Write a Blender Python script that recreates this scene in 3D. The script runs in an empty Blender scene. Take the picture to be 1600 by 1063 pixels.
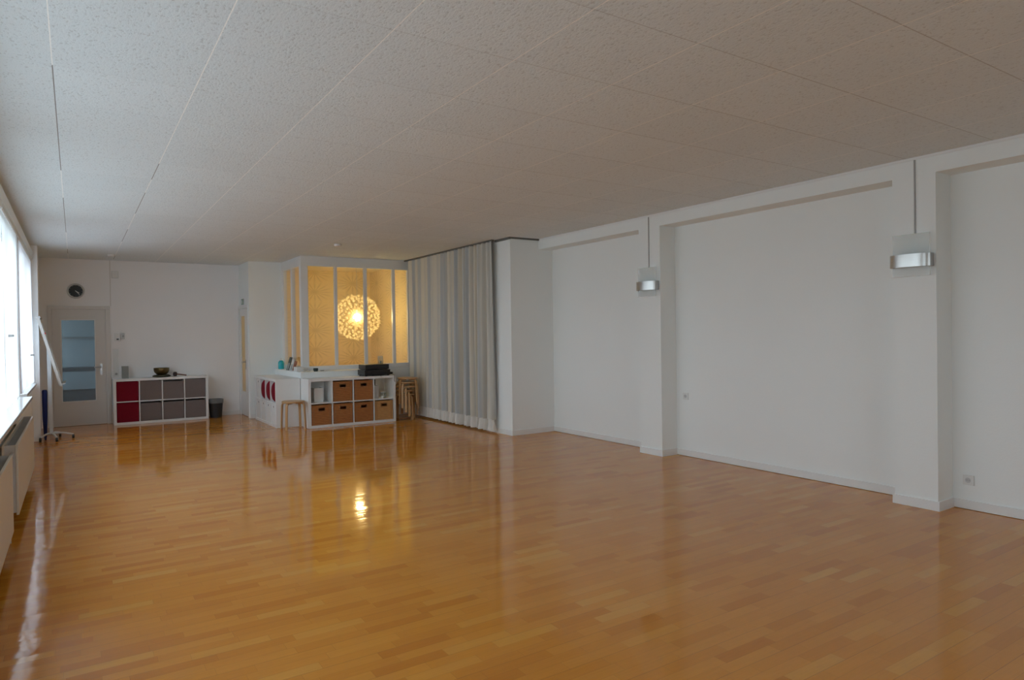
import bpy, bmesh, math, random
from mathutils import Vector, Matrix
random.seed(7)
PI = math.pi
SC = bpy.context.scene
COL = SC.collection

# ------------------------------------------------------------------ camera
def make_camera():
    h, yaw, pitch, roll, f = 1.4716, math.radians(33.1444), math.radians(-.5426), math.radians(-.852), 1045.74
    F = Vector((math.sin(yaw)*math.cos(pitch), math.cos(yaw)*math.cos(pitch), math.sin(pitch)))
    R = Vector((math.cos(yaw), -math.sin(yaw), 0)); U = R.cross(F)
    R2 = math.cos(roll)*R + math.sin(roll)*U; U2 = -math.sin(roll)*R + math.cos(roll)*U
    cd = bpy.data.cameras.new('camera'); cam = bpy.data.objects.new('camera', cd); COL.objects.link(cam)
    m = Matrix((R2, U2, -F)).transposed().to_4x4(); m.translation = Vector((0, 0, h))
    cam.matrix_world = m
    cd.sensor_width = 36; cd.lens = f*36/1600; cd.clip_start = .02; cd.clip_end = 200
    SC.camera = cam
make_camera()
SC.view_settings.view_transform = 'Standard'
SC.view_settings.look = 'None'
SC.view_settings.gamma = 1
SC.view_settings.exposure = 0.0
SC.cycles.max_bounces = 14
SC.cycles.diffuse_bounces = 8
SC.cycles.glossy_bounces = 4
SC.cycles.transparent_max_bounces = 16
SC.cycles.transmission_bounces = 8
SC.cycles.caustics_reflective = False
SC.cycles.caustics_refractive = False
SC.cycles.sample_clamp_indirect = 6

# ------------------------------------------------------------------ world: overcast sky above, dimmer ground below
SKY, GROUND, WORLD = (.745, .90, 1.03), (.30, .36, .39), 6.6
def make_world():
    w = bpy.data.worlds.new('overcast'); SC.world = w; w.use_nodes = True
    nt = w.node_tree; nt.nodes.clear()
    out = nt.nodes.new('ShaderNodeOutputWorld'); bg = nt.nodes.new('ShaderNodeBackground')
    tc = nt.nodes.new('ShaderNodeTexCoord'); sp = nt.nodes.new('ShaderNodeSeparateXYZ')
    cr = nt.nodes.new('ShaderNodeValToRGB')
    cr.color_ramp.elements[0].position = .42; cr.color_ramp.elements[0].color = (*GROUND, 1)
    cr.color_ramp.elements[1].position = .56; cr.color_ramp.elements[1].color = (*SKY, 1)
    ma = nt.nodes.new('ShaderNodeMath'); ma.operation = 'MULTIPLY_ADD'; ma.inputs[1].default_value = .5; ma.inputs[2].default_value = .5
    L = nt.links.new
    L(tc.outputs['Generated'], sp.inputs[0]); L(sp.outputs['Z'], ma.inputs[0]); L(ma.outputs[0], cr.inputs[0])
    L(cr.outputs[0], bg.inputs[0]); bg.inputs[1].default_value = WORLD; L(bg.outputs[0], out.inputs[0])
make_world()

# window openings in the left wall: (y0, y1)
XW = -.54
WINDOWS = [(-1.0, .8), (2.0, 5.2), (5.4, 9.0), (9.3, 11.85)]
WZ0, WZ1 = .86, 2.60
def portal(x, y0, y1, z0, z1):
    l = bpy.data.lights.new('window_portal', 'AREA'); l.shape = 'RECTANGLE'; l.size = z1-z0; l.size_y = y1-y0
    l.cycles.is_portal = True
    o = bpy.data.objects.new('window_portal', l); COL.objects.link(o)
    o.location = (x, (y0+y1)/2, (z0+z1)/2); o.rotation_euler = (0, -PI/2, 0)
for a, b in WINDOWS: portal(XW-.32, a, b, WZ0, WZ1)
# unseen window added behind the camera to brighten the room
BX0, BX1, BZ0, BZ1 = 1.6, 3.4, .9, 2.4
def portal_back():
    l = bpy.data.lights.new('window_portal_behind', 'AREA'); l.shape = 'RECTANGLE'; l.size = BX1-BX0; l.size_y = BZ1-BZ0
    l.cycles.is_portal = True
    o = bpy.data.objects.new('window_portal_behind', l); COL.objects.link(o)
    o.location = ((BX0+BX1)/2, -2.85, (BZ0+BZ1)/2); o.rotation_euler = (PI/2, 0, 0)
portal_back()

# ------------------------------------------------------------------ materials
def new_mat(name):
    m = bpy.data.materials.new(name); m.use_nodes = True
    nt = m.node_tree
    return m, nt, nt.nodes['Principled BSDF']
def N(nt, t, **k):
    n = nt.nodes.new(t)
    for a, b in k.items(): setattr(n, a, b)
    return n
def math_(nt, op, a, b=None, c=None):
    n = N(nt, 'ShaderNodeMath', operation=op)
    for i, v in enumerate((a, b, c)):
        if v is None: continue
        if isinstance(v, (int, float)): n.inputs[i].default_value = v
        else: nt.links.new(v, n.inputs[i])
    return n.outputs[0]
def mixc(nt, fac, a, b):
    n = N(nt, 'ShaderNodeMix', data_type='RGBA')
    for i, v in ((0, fac), (6, a), (7, b)):
        if isinstance(v, (int, float)): n.inputs[i].default_value = v
        elif isinstance(v, tuple): n.inputs[i].default_value = (*v[:3], 1)
        else: nt.links.new(v, n.inputs[i])
    return n.outputs[2]
def noise(nt, scale, detail=2, vec=None, stretch=None, rough=.5):
    tc = N(nt, 'ShaderNodeTexCoord')
    src = tc.outputs['Object']
    if stretch:
        mp = N(nt, 'ShaderNodeMapping'); mp.inputs['Scale'].default_value = stretch
        nt.links.new(src, mp.inputs[0]); src = mp.outputs[0]
    n = N(nt, 'ShaderNodeTexNoise'); n.inputs['Scale'].default_value = scale; n.inputs['Detail'].default_value = detail
    n.inputs['Roughness'].default_value = rough
    nt.links.new(src, n.inputs['Vector'])
    return n.outputs['Fac']
def bump(nt, bsdf, h, strength, dist=.01):
    b = N(nt, 'ShaderNodeBump'); b.inputs['Strength'].default_value = strength; b.inputs['Distance'].default_value = dist
    nt.links.new(h, b.inputs['Height']); nt.links.new(b.outputs[0], bsdf.inputs['Normal'])
def simple(name, col, rough=.5, metal=0, var=.06, scale=8, bmp=0, bscale=60, stretch=None, spec=.5, coat=0):
    m, nt, b = new_mat(name)
    n = noise(nt, scale, 3, stretch=stretch)
    dark = tuple(c*(1-var) for c in col); lite = tuple(min(1, c*(1+var)) for c in col)
    nt.links.new(mixc(nt, n, dark, lite), b.inputs['Base Color'])
    b.inputs['Roughness'].default_value = rough; b.inputs['Metallic'].default_value = metal
    b.inputs['Specular IOR Level'].default_value = spec
    b.inputs['Coat Weight'].default_value = coat
    if bmp: bump(nt, b, noise(nt, bscale, 4, stretch=stretch), bmp, .003)
    return m
M = {}
M['wall'] = simple('white_wall_paint', (.83, .86, .85), .85, var=.02, scale=1.2, bmp=.25, bscale=70, spec=.2)
M['far_wall'] = simple('off_white_wall_paint', (.87, .865, .86), .85, var=.02, scale=1.2, bmp=.2, bscale=70, spec=.2)
M['trim'] = simple('white_gloss_paint', (.78, .79, .78), .4, var=.03, scale=5)
M['white_lac'] = simple('white_laminate', (.80, .81, .80), .35, var=.02)
M['door'] = simple('cream_door_paint', (.66, .63, .59), .3, var=.02, scale=2)
M['radiator'] = simple('cream_radiator_enamel', (.70, .66, .58), .4, var=.02, scale=2)
M['sill'] = simple('pale_stone_sill', (.74, .76, .76), .15, var=.08, scale=20)
M['dark_rail'] = simple('dark_grey_rail', (.13, .13, .12), .5)
M['grey_strip'] = simple('grey_cable_cover', (.36, .36, .35), .5)
M['red_fabric'] = simple('crimson_fabric', (.20, .006, .018), .9, var=.15, scale=30, bmp=.3, bscale=300, spec=.2)
M['taupe_fabric'] = simple('taupe_fabric', (.20, .165, .155), .9, var=.08, scale=30, bmp=.3, bscale=300, spec=.2)
M['birch'] = simple('bent_birch', (.52, .31, .14), .35, var=.18, scale=6, stretch=(12, 12, 1), spec=.4)
M['birch_edge'] = simple('birch_ply_edge', (.34, .17, .07), .5, var=.25, scale=40)
M['black'] = simple('black_plastic', (.012, .012, .013), .35, var=.1)
M['black_matt'] = simple('matt_black_metal', (.016, .016, .016), .55, var=.1)
M['bin'] = simple('black_wire_mesh', (.03, .03, .032), .45, .3, var=.3, scale=200)
M['bag'] = simple('clear_bin_liner', (.16, .17, .175), .3, var=.2, scale=30, bmp=.5, bscale=40)
M['alu'] = simple('brushed_aluminium', (.58, .56, .53), .28, 1, var=.12, scale=10, stretch=(1, 1, 40))
M['steel'] = simple('satin_steel', (.5, .5, .5), .3, 1)
M['light_grey'] = simple('light_grey_plastic', (.55, .56, .56), .45)
M['socket'] = simple('socket_plastic', (.74, .75, .73), .35, var=.01)
M['grey_cloth'] = simple('grey_speaker_cloth', (.28, .29, .27), .8)
M['dark'] = simple('dark_recess', (.03, .03, .03), .6)
M['bronze'] = simple('dark_bronze', (.16, .12, .055), .32, .9, var=.25, scale=25, bmp=.3, bscale=60)
M['cushion_green'] = simple('dark_olive_cloth', (.06, .055, .03), .9, var=.3, scale=40)
M['mallet'] = simple('mallet_wood', (.14, .035, .02), .4, var=.2)
M['felt'] = simple('mallet_felt', (.05, .03, .03), .95, var=.2)
M['blue'] = simple('dark_blue_cloth', (.012, .02, .11), .8, var=.2)
M['turquoise'] = simple('turquoise_liquid_plastic', (.02, .42, .50), .25, var=.05)
M['redmark'] = simple('red_plastic', (.5, .03, .03), .4)
M['paper'] = simple('paper_white', (.72, .72, .70), .6, var=.03)
M['card_dark'] = simple('dark_green_card', (.03, .045, .035), .5, var=.3, scale=30)
M['card_brown'] = simple('rust_brown_card', (.30, .10, .05), .5, var=.5, scale=40)
M['card_grey'] = simple('grey_card', (.33, .36, .36), .6, var=.3, scale=30)
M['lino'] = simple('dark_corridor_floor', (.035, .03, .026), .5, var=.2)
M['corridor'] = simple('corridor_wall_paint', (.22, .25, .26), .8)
M['green'] = simple('green_sign_plastic', (.02, .22, .12), .4)

def ceiling_mat():
    m, nt, b = new_mat('mineral_fibre_tiles')
    tc = N(nt, 'ShaderNodeTexCoord'); sp = N(nt, 'ShaderNodeSeparateXYZ'); nt.links.new(tc.outputs['Object'], sp.inputs[0])
    X, Y = sp.outputs['X'], sp.outputs['Y']
    def dist(v, off, step):      # distance to nearest grid line
        t = math_(nt, 'DIVIDE', math_(nt, 'SUBTRACT', v, off), step)
        r = math_(nt, 'ROUND', t)
        return math_(nt, 'MULTIPLY', math_(nt, 'ABSOLUTE', math_(nt, 'SUBTRACT', t, r)), step), r
    dx, rx = dist(X, -.0712, .6545); dy, ry = dist(Y, 1.5904, .6255)
    lx = math_(nt, 'LESS_THAN', dx, .0028); ly = math_(nt, 'LESS_THAN', dy, .0032)
    # per tile tone
    fx = math_(nt, 'FLOOR', math_(nt, 'DIVIDE', math_(nt, 'SUBTRACT', X, -.0712), .6545))
    fy = math_(nt, 'FLOOR', math_(nt, 'DIVIDE', math_(nt, 'SUBTRACT', Y, 1.5904), .6255))
    cb = N(nt, 'ShaderNodeCombineXYZ'); nt.links.new(fx, cb.inputs[0]); nt.links.new(fy, cb.inputs[1])
    wn = N(nt, 'ShaderNodeTexWhiteNoise', noise_dimensions='3D'); nt.links.new(cb.outputs[0], wn.inputs['Vector'])
    tone = mixc(nt, wn.outputs['Value'], (.715, .775, .80), (.74, .80, .825))
    pit = noise(nt, 55, 3, stretch=(1.5, .8, 1), rough=.6)
    pm = math_(nt, 'GREATER_THAN', pit, .615)
    c = mixc(nt, math_(nt, 'MULTIPLY', pm, .30), tone, (.30, .30, .29))
    # joints: pale reveal strip along the room, here and there an open dark gap; faint seam across
    cb2 = N(nt, 'ShaderNodeCombineXYZ'); nt.links.new(rx, cb2.inputs[0])
    nt.links.new(math_(nt, 'FLOOR', math_(nt, 'DIVIDE', math_(nt, 'SUBTRACT', Y, 1.5904), .6255)), cb2.inputs[1])
    wn2 = N(nt, 'ShaderNodeTexWhiteNoise', noise_dimensions='3D'); nt.links.new(cb2.outputs[0], wn2.inputs['Vector'])
    left = math_(nt, 'LESS_THAN', X, .9)
    gap = math_(nt, 'MULTIPLY', math_(nt, 'GREATER_THAN', wn2.outputs['Value'], .55), left)
    jc = mixc(nt, gap, (.94, .94, .92), (.30, .29, .28))
    seam = N(nt, 'ShaderNodeMapRange'); nt.links.new(X, seam.inputs[0]); seam.inputs[1].default_value = .5; seam.inputs[2].default_value = 3.2; seam.inputs[3].default_value = .12; seam.inputs[4].default_value = .5
    c = mixc(nt, math_(nt, 'MULTIPLY', ly, seam.outputs[0]), c, (.34, .32, .30))
    c = mixc(nt, lx, c, jc)
    nt.links.new(c, b.inputs['Base Color'])
    b.inputs['Roughness'].default_value = .9; b.inputs['Specular IOR Level'].default_value = .15
    bump(nt, b, math_(nt, 'SUBTRACT', 1, pit), .5, .006)
    return m
M['ceiling'] = ceiling_mat()

def floor_mat():
    m, nt, b = new_mat('beech_strip_parquet')
    tc = N(nt, 'ShaderNodeTexCoord'); sp = N(nt, 'ShaderNodeSeparateXYZ'); nt.links.new(tc.outputs['Object'], sp.inputs[0])
    X, Y = sp.outputs['X'], sp.outputs['Y']
    W, LEN = .070, .35
    row = math_(nt, 'FLOOR', math_(nt, 'DIVIDE', Y, W))
    cb = N(nt, 'ShaderNodeCombineXYZ'); nt.links.new(row, cb.inputs[0])
    w1 = N(nt, 'ShaderNodeTexWhiteNoise', noise_dimensions='3D'); nt.links.new(cb.outputs[0], w1.inputs['Vector'])
    u = math_(nt, 'ADD', math_(nt, 'DIVIDE', X, LEN), math_(nt, 'MULTIPLY', w1.outputs['Value'], 7.3))
    cell = math_(nt, 'FLOOR', u)
    cb = N(nt, 'ShaderNodeCombineXYZ'); nt.links.new(row, cb.inputs[0]); nt.links.new(cell, cb.inputs[1])
    w2 = N(nt, 'ShaderNodeTexWhiteNoise', noise_dimensions='3D'); nt.links.new(cb.outputs[0], w2.inputs['Vector'])
    cr = N(nt, 'ShaderNodeValToRGB'); nt.links.new(w2.outputs['Value'], cr.inputs[0])
    e = cr.color_ramp.elements
    e[0].position = 0; e[0].color = (*FLOOR_A, 1)
    e[1].position = 1; e[1].color = (*FLOOR_D, 1)
    k = e.new(.3); k.color = (*FLOOR_B, 1)
    k = e.new(.86); k.color = (*FLOOR_C, 1)
    # grain
    mp = N(nt, 'ShaderNodeMapping'); mp.inputs['Scale'].default_value = (2.2, 26, 1); nt.links.new(tc.outputs['Object'], mp.inputs[0])
    ad = N(nt, 'ShaderNodeVectorMath', operation='ADD'); nt.links.new(mp.outputs[0], ad.inputs[0]); nt.links.new(w2.outputs['Color'], ad.inputs[1])
    g = N(nt, 'ShaderNodeTexNoise'); g.inputs['Scale'].default_value = 3; g.inputs['Detail'].default_value = 4; nt.links.new(ad.outputs[0], g.inputs['Vector'])
    c = mixc(nt, math_(nt, 'MULTIPLY', g.outputs['Fac'], .26), cr.outputs[0], tuple(v*.45 for v in FLOOR_A))
    # joints
    fr = math_(nt, 'FRACT', math_(nt, 'DIVIDE', Y, W)); jr = math_(nt, 'LESS_THAN', fr, .03)
    fr3 = math_(nt, 'FRACT', math_(nt, 'DIVIDE', Y, W*3)); j3 = math_(nt, 'LESS_THAN', fr3, .012)
    je = math_(nt, 'LESS_THAN', math_(nt, 'FRACT', u), .005)
    j = math_(nt, 'MAXIMUM', math_(nt, 'MULTIPLY', math_(nt, 'MAXIMUM', jr, je), .28), math_(nt, 'MULTIPLY', j3, .5))
    c = mixc(nt, j, c, (.14, .06, .02))
    nt.links.new(c, b.inputs['Base Color'])
    b.inputs['Roughness'].default_value = .55
    b.inputs['Specular IOR Level'].default_value = 0
    b.inputs['Coat Weight'].default_value = .9; b.inputs['Coat Roughness'].default_value = .075; b.inputs['Coat IOR'].default_value = 1.5
    # the lacquer is cupped a little on each strip
    sc = N(nt, 'ShaderNodeSeparateColor'); nt.links.new(w2.outputs['Color'], sc.inputs[0])
    ny = math_(nt, 'ADD', math_(nt, 'MULTIPLY', math_(nt, 'SUBTRACT', w2.outputs['Value'], .5), .011), math_(nt, 'MULTIPLY', math_(nt, 'SUBTRACT', fr, .5), .012))
    nx = math_(nt, 'ADD', math_(nt, 'MULTIPLY', math_(nt, 'SUBTRACT', sc.outputs[1], .5), .012), math_(nt, 'MULTIPLY', math_(nt, 'SUBTRACT', noise(nt, 2.5, 1), .5), .02))
    cv = N(nt, 'ShaderNodeCombineXYZ'); nt.links.new(nx, cv.inputs[0]); nt.links.new(ny, cv.inputs[1]); cv.inputs[2].default_value = 1
    nv = N(nt, 'ShaderNodeVectorMath', operation='NORMALIZE'); nt.links.new(cv.outputs[0], nv.inputs[0])
    nt.links.new(nv.outputs[0], b.inputs['Coat Normal'])
    return m
FLOOR_A, FLOOR_B, FLOOR_C, FLOOR_D = (.55, .195, .020), (.63, .245, .028), (.67, .275, .034), (.70, .335, .055)
M['floor'] = floor_mat()

def glass_mat(name, tint=(1, 1, 1), refl=.06, rough=0.0, fog=0.0, fogcol=(.8, .8, .8)):
    m = bpy.data.materials.new(name); m.use_nodes = True; nt = m.node_tree; nt.nodes.clear()
    out = N(nt, 'ShaderNodeOutputMaterial')
    tr = N(nt, 'ShaderNodeBsdfTransparent'); tr.inputs[0].default_value = (*tint, 1)
    gl = N(nt, 'ShaderNodeBsdfGlossy'); gl.inputs['Roughness'].default_value = rough
    lw = N(nt, 'ShaderNodeLayerWeight'); lw.inputs['Blend'].default_value = .2
    fac = math_(nt, 'MULTIPLY_ADD', lw.outputs['Facing'], .35, refl)
    mx = N(nt, 'ShaderNodeMixShader'); nt.links.new(fac, mx.inputs[0]); nt.links.new(tr.outputs[0], mx.inputs[1]); nt.links.new(gl.outputs[0], mx.inputs[2])
    res = mx.outputs[0]
    if fog:
        d = N(nt, 'ShaderNodeBsdfDiffuse'); d.inputs[0].default_value = (*fogcol, 1)
        t = N(nt, 'ShaderNodeBsdfTranslucent'); t.inputs[0].default_value = (*fogcol, 1)
        md = N(nt, 'ShaderNodeMixShader'); md.inputs[0].default_value = .5
        nt.links.new(d.outputs[0], md.inputs[1]); nt.links.new(t.outputs[0], md.inputs[2])
        m2 = N(nt, 'ShaderNodeMixShader'); m2.inputs[0].default_value = fog
        nt.links.new(res, m2.inputs[1]); nt.links.new(md.outputs[0], m2.inputs[2]); res = m2.outputs[0]
    nt.links.new(res, out.inputs[0])
    return m
M['glass'] = glass_mat('clear_glass', refl=.03)
M['door_glass'] = glass_mat('structured_door_glass', (.80, .86, .88), .05, .12, .10, (.5, .56, .62))
M['cream_glass'] = glass_mat('cream_frosted_glass', (.9, .86, .7), .05, .3, .6, (.85, .80, .62))
M['frost'] = glass_mat('frosted_lamp_glass', (.98, .99, .985), .02, .25, .30, (.92, .93, .92))
M['clear_thin'] = glass_mat('thin_drinking_glass', (.9, .92, .9), .10, .02)

def cloth(name, col, transp, transl, stripe=None, fold=None):
    m = bpy.data.materials.new(name); m.use_nodes = True; nt = m.node_tree; nt.nodes.clear()
    out = N(nt, 'ShaderNodeOutputMaterial')
    c = col
    n = noise(nt, 260, 2)
    cc = mixc(nt, n, tuple(v*.92 for v in col), col)
    if stripe:      # woven bands of a second colour, contrast raised to paint in fold shading
        bandn = noise(nt, 1.0, 2, stretch=(3, 3.4, .05))
        rr = N(nt, 'ShaderNodeValToRGB'); nt.links.new(bandn, rr.inputs[0])
        rr.color_ramp.elements[0].position = .44; rr.color_ramp.elements[1].position = .56
        cc = mixc(nt, rr.outputs[0], cc, stripe)
    d = N(nt, 'ShaderNodeBsdfDiffuse'); t = N(nt, 'ShaderNodeBsdfTranslucent'); tr = N(nt, 'ShaderNodeBsdfTransparent')
    nt.links.new(cc, d.inputs[0]); nt.links.new(cc, t.inputs[0])
    a = N(nt, 'ShaderNodeMixShader'); a.inputs[0].default_value = transl
    nt.links.new(d.outputs[0], a.inputs[1]); nt.links.new(t.outputs[0], a.inputs[2])
    b = N(nt, 'ShaderNodeMixShader'); b.inputs[0].default_value = transp
    nt.links.new(a.outputs[0], b.inputs[1]); nt.links.new(tr.outputs[0], b.inputs[2])
    nt.links.new(b.outputs[0], out.inputs[0])
    return m
M['sheer'] = cloth('white_sheer', (.93, .95, .97), .38, .55)
M['sheer_dense'] = cloth('lavender_white_sheer', (.88, .86, .90), .26, .48)
M['drape'] = cloth('grey_beige_sheer', (.52, .54, .54), .03, .04, stripe=(.70, .655, .55))
M['drape_hem'] = cloth('drape_hem', (.82, .80, .74), .02, .12)
M['petal'] = cloth('white_paper_petals', (.94, .86, .68), 0, .6)

def wicker_mat(name, a, b_):
    m, nt, b = new_mat(name)
    tc = N(nt, 'ShaderNodeTexCoord')
    w1 = N(nt, 'ShaderNodeTexWave', wave_type='BANDS', bands_direction='Z'); w1.inputs['Scale'].default_value = 12; w1.inputs['Distortion'].default_value = 1.5
    w2 = N(nt, 'ShaderNodeTexWave', wave_type='BANDS', bands_direction='X'); w2.inputs['Scale'].default_value = 14; w2.inputs['Distortion'].default_value = .6
    nt.links.new(tc.outputs['Object'], w1.inputs[0]); nt.links.new(tc.outputs['Object'], w2.inputs[0])
    h = math_(nt, 'MULTIPLY', w1.outputs['Fac'], math_(nt, 'MULTIPLY_ADD', w2.outputs['Fac'], .4, .6))
    n = noise(nt, 14, 3, stretch=(1, 1, 6))
    f = math_(nt, 'MULTIPLY_ADD', n, .55, math_(nt, 'MULTIPLY', h, .55))
    nt.links.new(mixc(nt, f, a, b_), b.inputs['Base Color'])
    b.inputs['Roughness'].default_value = .55
    bump(nt, b, h, .8, .006)
    return m
M['wicker'] = wicker_mat('brown_wicker', (.17, .050, .012), (.62, .26, .075))
M['wicker_light'] = wicker_mat('honey_wicker', (.30, .13, .035), (.78, .46, .18))

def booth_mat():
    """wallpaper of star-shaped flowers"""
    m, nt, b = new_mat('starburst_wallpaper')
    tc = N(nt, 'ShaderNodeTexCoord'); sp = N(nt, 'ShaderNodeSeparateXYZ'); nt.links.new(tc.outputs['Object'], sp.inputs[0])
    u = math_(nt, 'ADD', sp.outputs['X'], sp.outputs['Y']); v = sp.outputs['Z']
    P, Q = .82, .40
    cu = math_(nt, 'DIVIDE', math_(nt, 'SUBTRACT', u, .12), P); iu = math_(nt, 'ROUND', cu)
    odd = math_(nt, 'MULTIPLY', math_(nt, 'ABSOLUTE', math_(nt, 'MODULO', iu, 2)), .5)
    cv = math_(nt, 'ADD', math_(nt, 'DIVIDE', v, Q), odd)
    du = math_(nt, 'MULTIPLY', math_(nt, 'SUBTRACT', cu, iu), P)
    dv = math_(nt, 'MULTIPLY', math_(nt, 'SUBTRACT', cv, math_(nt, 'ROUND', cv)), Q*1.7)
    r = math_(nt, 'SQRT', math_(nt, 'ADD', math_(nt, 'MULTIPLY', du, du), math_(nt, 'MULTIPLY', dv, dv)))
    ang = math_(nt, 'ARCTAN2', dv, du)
    spokes = math_(nt, 'ABSOLUTE', math_(nt, 'SINE', math_(nt, 'MULTIPLY', ang, 8)))
    line = math_(nt, 'SUBTRACT', 1, spokes)
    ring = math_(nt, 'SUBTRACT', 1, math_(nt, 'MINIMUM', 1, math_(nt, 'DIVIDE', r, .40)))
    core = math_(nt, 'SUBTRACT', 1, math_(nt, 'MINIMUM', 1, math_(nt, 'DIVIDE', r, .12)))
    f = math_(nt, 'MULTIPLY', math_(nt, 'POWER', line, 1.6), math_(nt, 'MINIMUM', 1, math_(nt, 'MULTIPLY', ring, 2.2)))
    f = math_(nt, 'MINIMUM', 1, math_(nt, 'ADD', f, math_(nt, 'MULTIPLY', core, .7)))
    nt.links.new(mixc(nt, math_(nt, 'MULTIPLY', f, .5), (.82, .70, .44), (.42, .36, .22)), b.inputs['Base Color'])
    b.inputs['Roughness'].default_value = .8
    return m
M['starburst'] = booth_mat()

def emit(name, col, s):
    m = bpy.data.materials.new(name); m.use_nodes = True; nt = m.node_tree; nt.nodes.clear()
    o = N(nt, 'ShaderNodeOutputMaterial'); e = N(nt, 'ShaderNodeEmission'); e.inputs[0].default_value = (*col, 1); e.inputs[1].default_value = s
    nt.links.new(e.outputs[0], o.inputs[0]); return m
M['bulb'] = emit('warm_bulb_glow', (1, .75, .32), 125)
M['dial'] = simple('clock_dial_black', (.012, .02, .025), .5)

# ------------------------------------------------------------------ mesh helpers
class MB:
    def __init__(s): s.bm = bmesh.new()
    def box(s, x0, x1, y0, y1, z0, z1, rot=None, piv=None):
        vs = [s.bm.verts.new((x, y, z)) for z in (z0, z1) for y in (y0, y1) for x in (x0, x1)]
        for f in ((0, 2, 3, 1), (4, 5, 7, 6), (0, 1, 5, 4), (2, 6, 7, 3), (0, 4, 6, 2), (1, 3, 7, 5)):
            s.bm.faces.new([vs[i] for i in f])
        if rot is not None: bmesh.ops.rotate(s.bm, verts=vs, cent=piv or (0, 0, 0), matrix=rot)
        return s
    def lathe(s, prof, seg=32, c=(0, 0, 0), axis='z', cap=True):
        rings = []
        for r, z in prof:
            ring = []
            for i in range(seg):
                a = 2*PI*i/seg; p = (r*math.cos(a), r*math.sin(a), z)
                if axis == 'x': p = (p[2], p[0], p[1])
                if axis == 'y': p = (p[0], p[2], p[1])
                ring.append(s.bm.verts.new((p[0]+c[0], p[1]+c[1], p[2]+c[2])))
            rings.append(ring)
        for a, b in zip(rings, rings[1:]):
            for i in range(seg): s.bm.faces.new((a[i], a[(i+1) % seg], b[(i+1) % seg], b[i]))
        if cap:
            s.bm.faces.new(rings[0][::-1]); s.bm.faces.new(rings[-1])
        return s
    def tube(s, pts, r, seg=8, sq=None, up=None):
        """round tube, or with sq=(w,h) a rectangular bar, along points"""
        pts = [Vector(p) for p in pts]; rings = []
        for i, p in enumerate(pts):
            t = (pts[min(i+1, len(pts)-1)]-pts[max(i-1, 0)]).normalized()
            ref = Vector(up) if up else (Vector((0, 0, 1)) if abs(t.z) < .9 else Vector((1, 0, 0)))
            a = t.cross(ref).normalized(); b = t.cross(a).normalized()
            if sq: offs = [(sq[0]/2, sq[1]/2), (-sq[0]/2, sq[1]/2), (-sq[0]/2, -sq[1]/2), (sq[0]/2, -sq[1]/2)]
            else: offs = [(r*math.cos(2*PI*k/seg), r*math.sin(2*PI*k/seg)) for k in range(seg)]
            rings.append([s.bm.verts.new(p+a*u+b*v) for u, v in offs])
        n = len(rings[0])
        for a, b in zip(rings, rings[1:]):
            for i in range(n): s.bm.faces.new((a[i], a[(i+1) % n], b[(i+1) % n], b[i]))
        s.bm.faces.new(rings[0][::-1]); s.bm.faces.new(rings[-1])
        return s
    def quad(s, *p):
        s.bm.faces.new([s.bm.verts.new(q) for q in p]); return s
    def build(s, name, mat, parent=None, loc=None, smooth=False, bevel=0, rot=None):
        bmesh.ops.recalc_face_normals(s.bm, faces=s.bm.faces[:])
        me = bpy.data.meshes.new(name); s.bm.to_mesh(me); s.bm.free()
        me.materials.append(M[mat] if isinstance(mat, str) else mat)
        o = bpy.data.objects.new(name, me); COL.objects.link(o)
        if parent: o.parent = parent
        if loc: o.location = loc
        if rot: o.rotation_euler = rot
        if smooth:
            for p in me.polygons: p.use_smooth = True
            try: me.set_sharp_from_angle(angle=math.radians(40))
            except Exception: pass
        if bevel:
            b = o.modifiers.new('bevel', 'BEVEL'); b.width = bevel; b.segments = 2; b.limit_method = 'ANGLE'
        return o
def B(*a): return MB().box(*a)
def tag(o, label, cat, group=None):
    o['label'] = label; o['category'] = cat
    if group: o['group'] = group
    return o
def thing(name, loc, label, cat, rz=0, group=None):
    o = bpy.data.objects.new(name, None); COL.objects.link(o)
    o.location = loc; o.rotation_euler = (0, 0, rz); o.empty_display_size = .1
    return tag(o, label, cat, group)
def struct(name, mb, mat, **k):
    o = mb.build(name, mat, **k); o['kind'] = 'structure'; return o
def sempty(name, loc):
    o = bpy.data.objects.new(name, None); COL.objects.link(o); o.location = loc; o['kind'] = 'structure'; return o
def dup(root, loc, rz=None, label=None):
    r = root.copy(); COL.objects.link(r); r.location = loc
    if rz is not None: r.rotation_euler = (0, 0, rz)
    if label: r['label'] = label
    for ch in list(root.children):
        c = ch.copy(); COL.objects.link(c); c.parent = r
        for g in list(ch.children):
            d = g.copy(); COL.objects.link(d); d.parent = c
    return r

# ------------------------------------------------------------------ dimensions of the room
H, HB = 2.861, 2.711
XR, XP, XC = 6.011, 5.762, 5.26
YB, YF, YG = 8.07, 13.68, 12.81
XJ, XB, YBF = 2.66, 3.25, 11.55
YK = -2.6
P1 = (5.624, 5.972); P2 = (2.619, 2.956); P3 = (-.39, -.05)
YBK = 13.95     # back wall of the glazed booth

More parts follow.
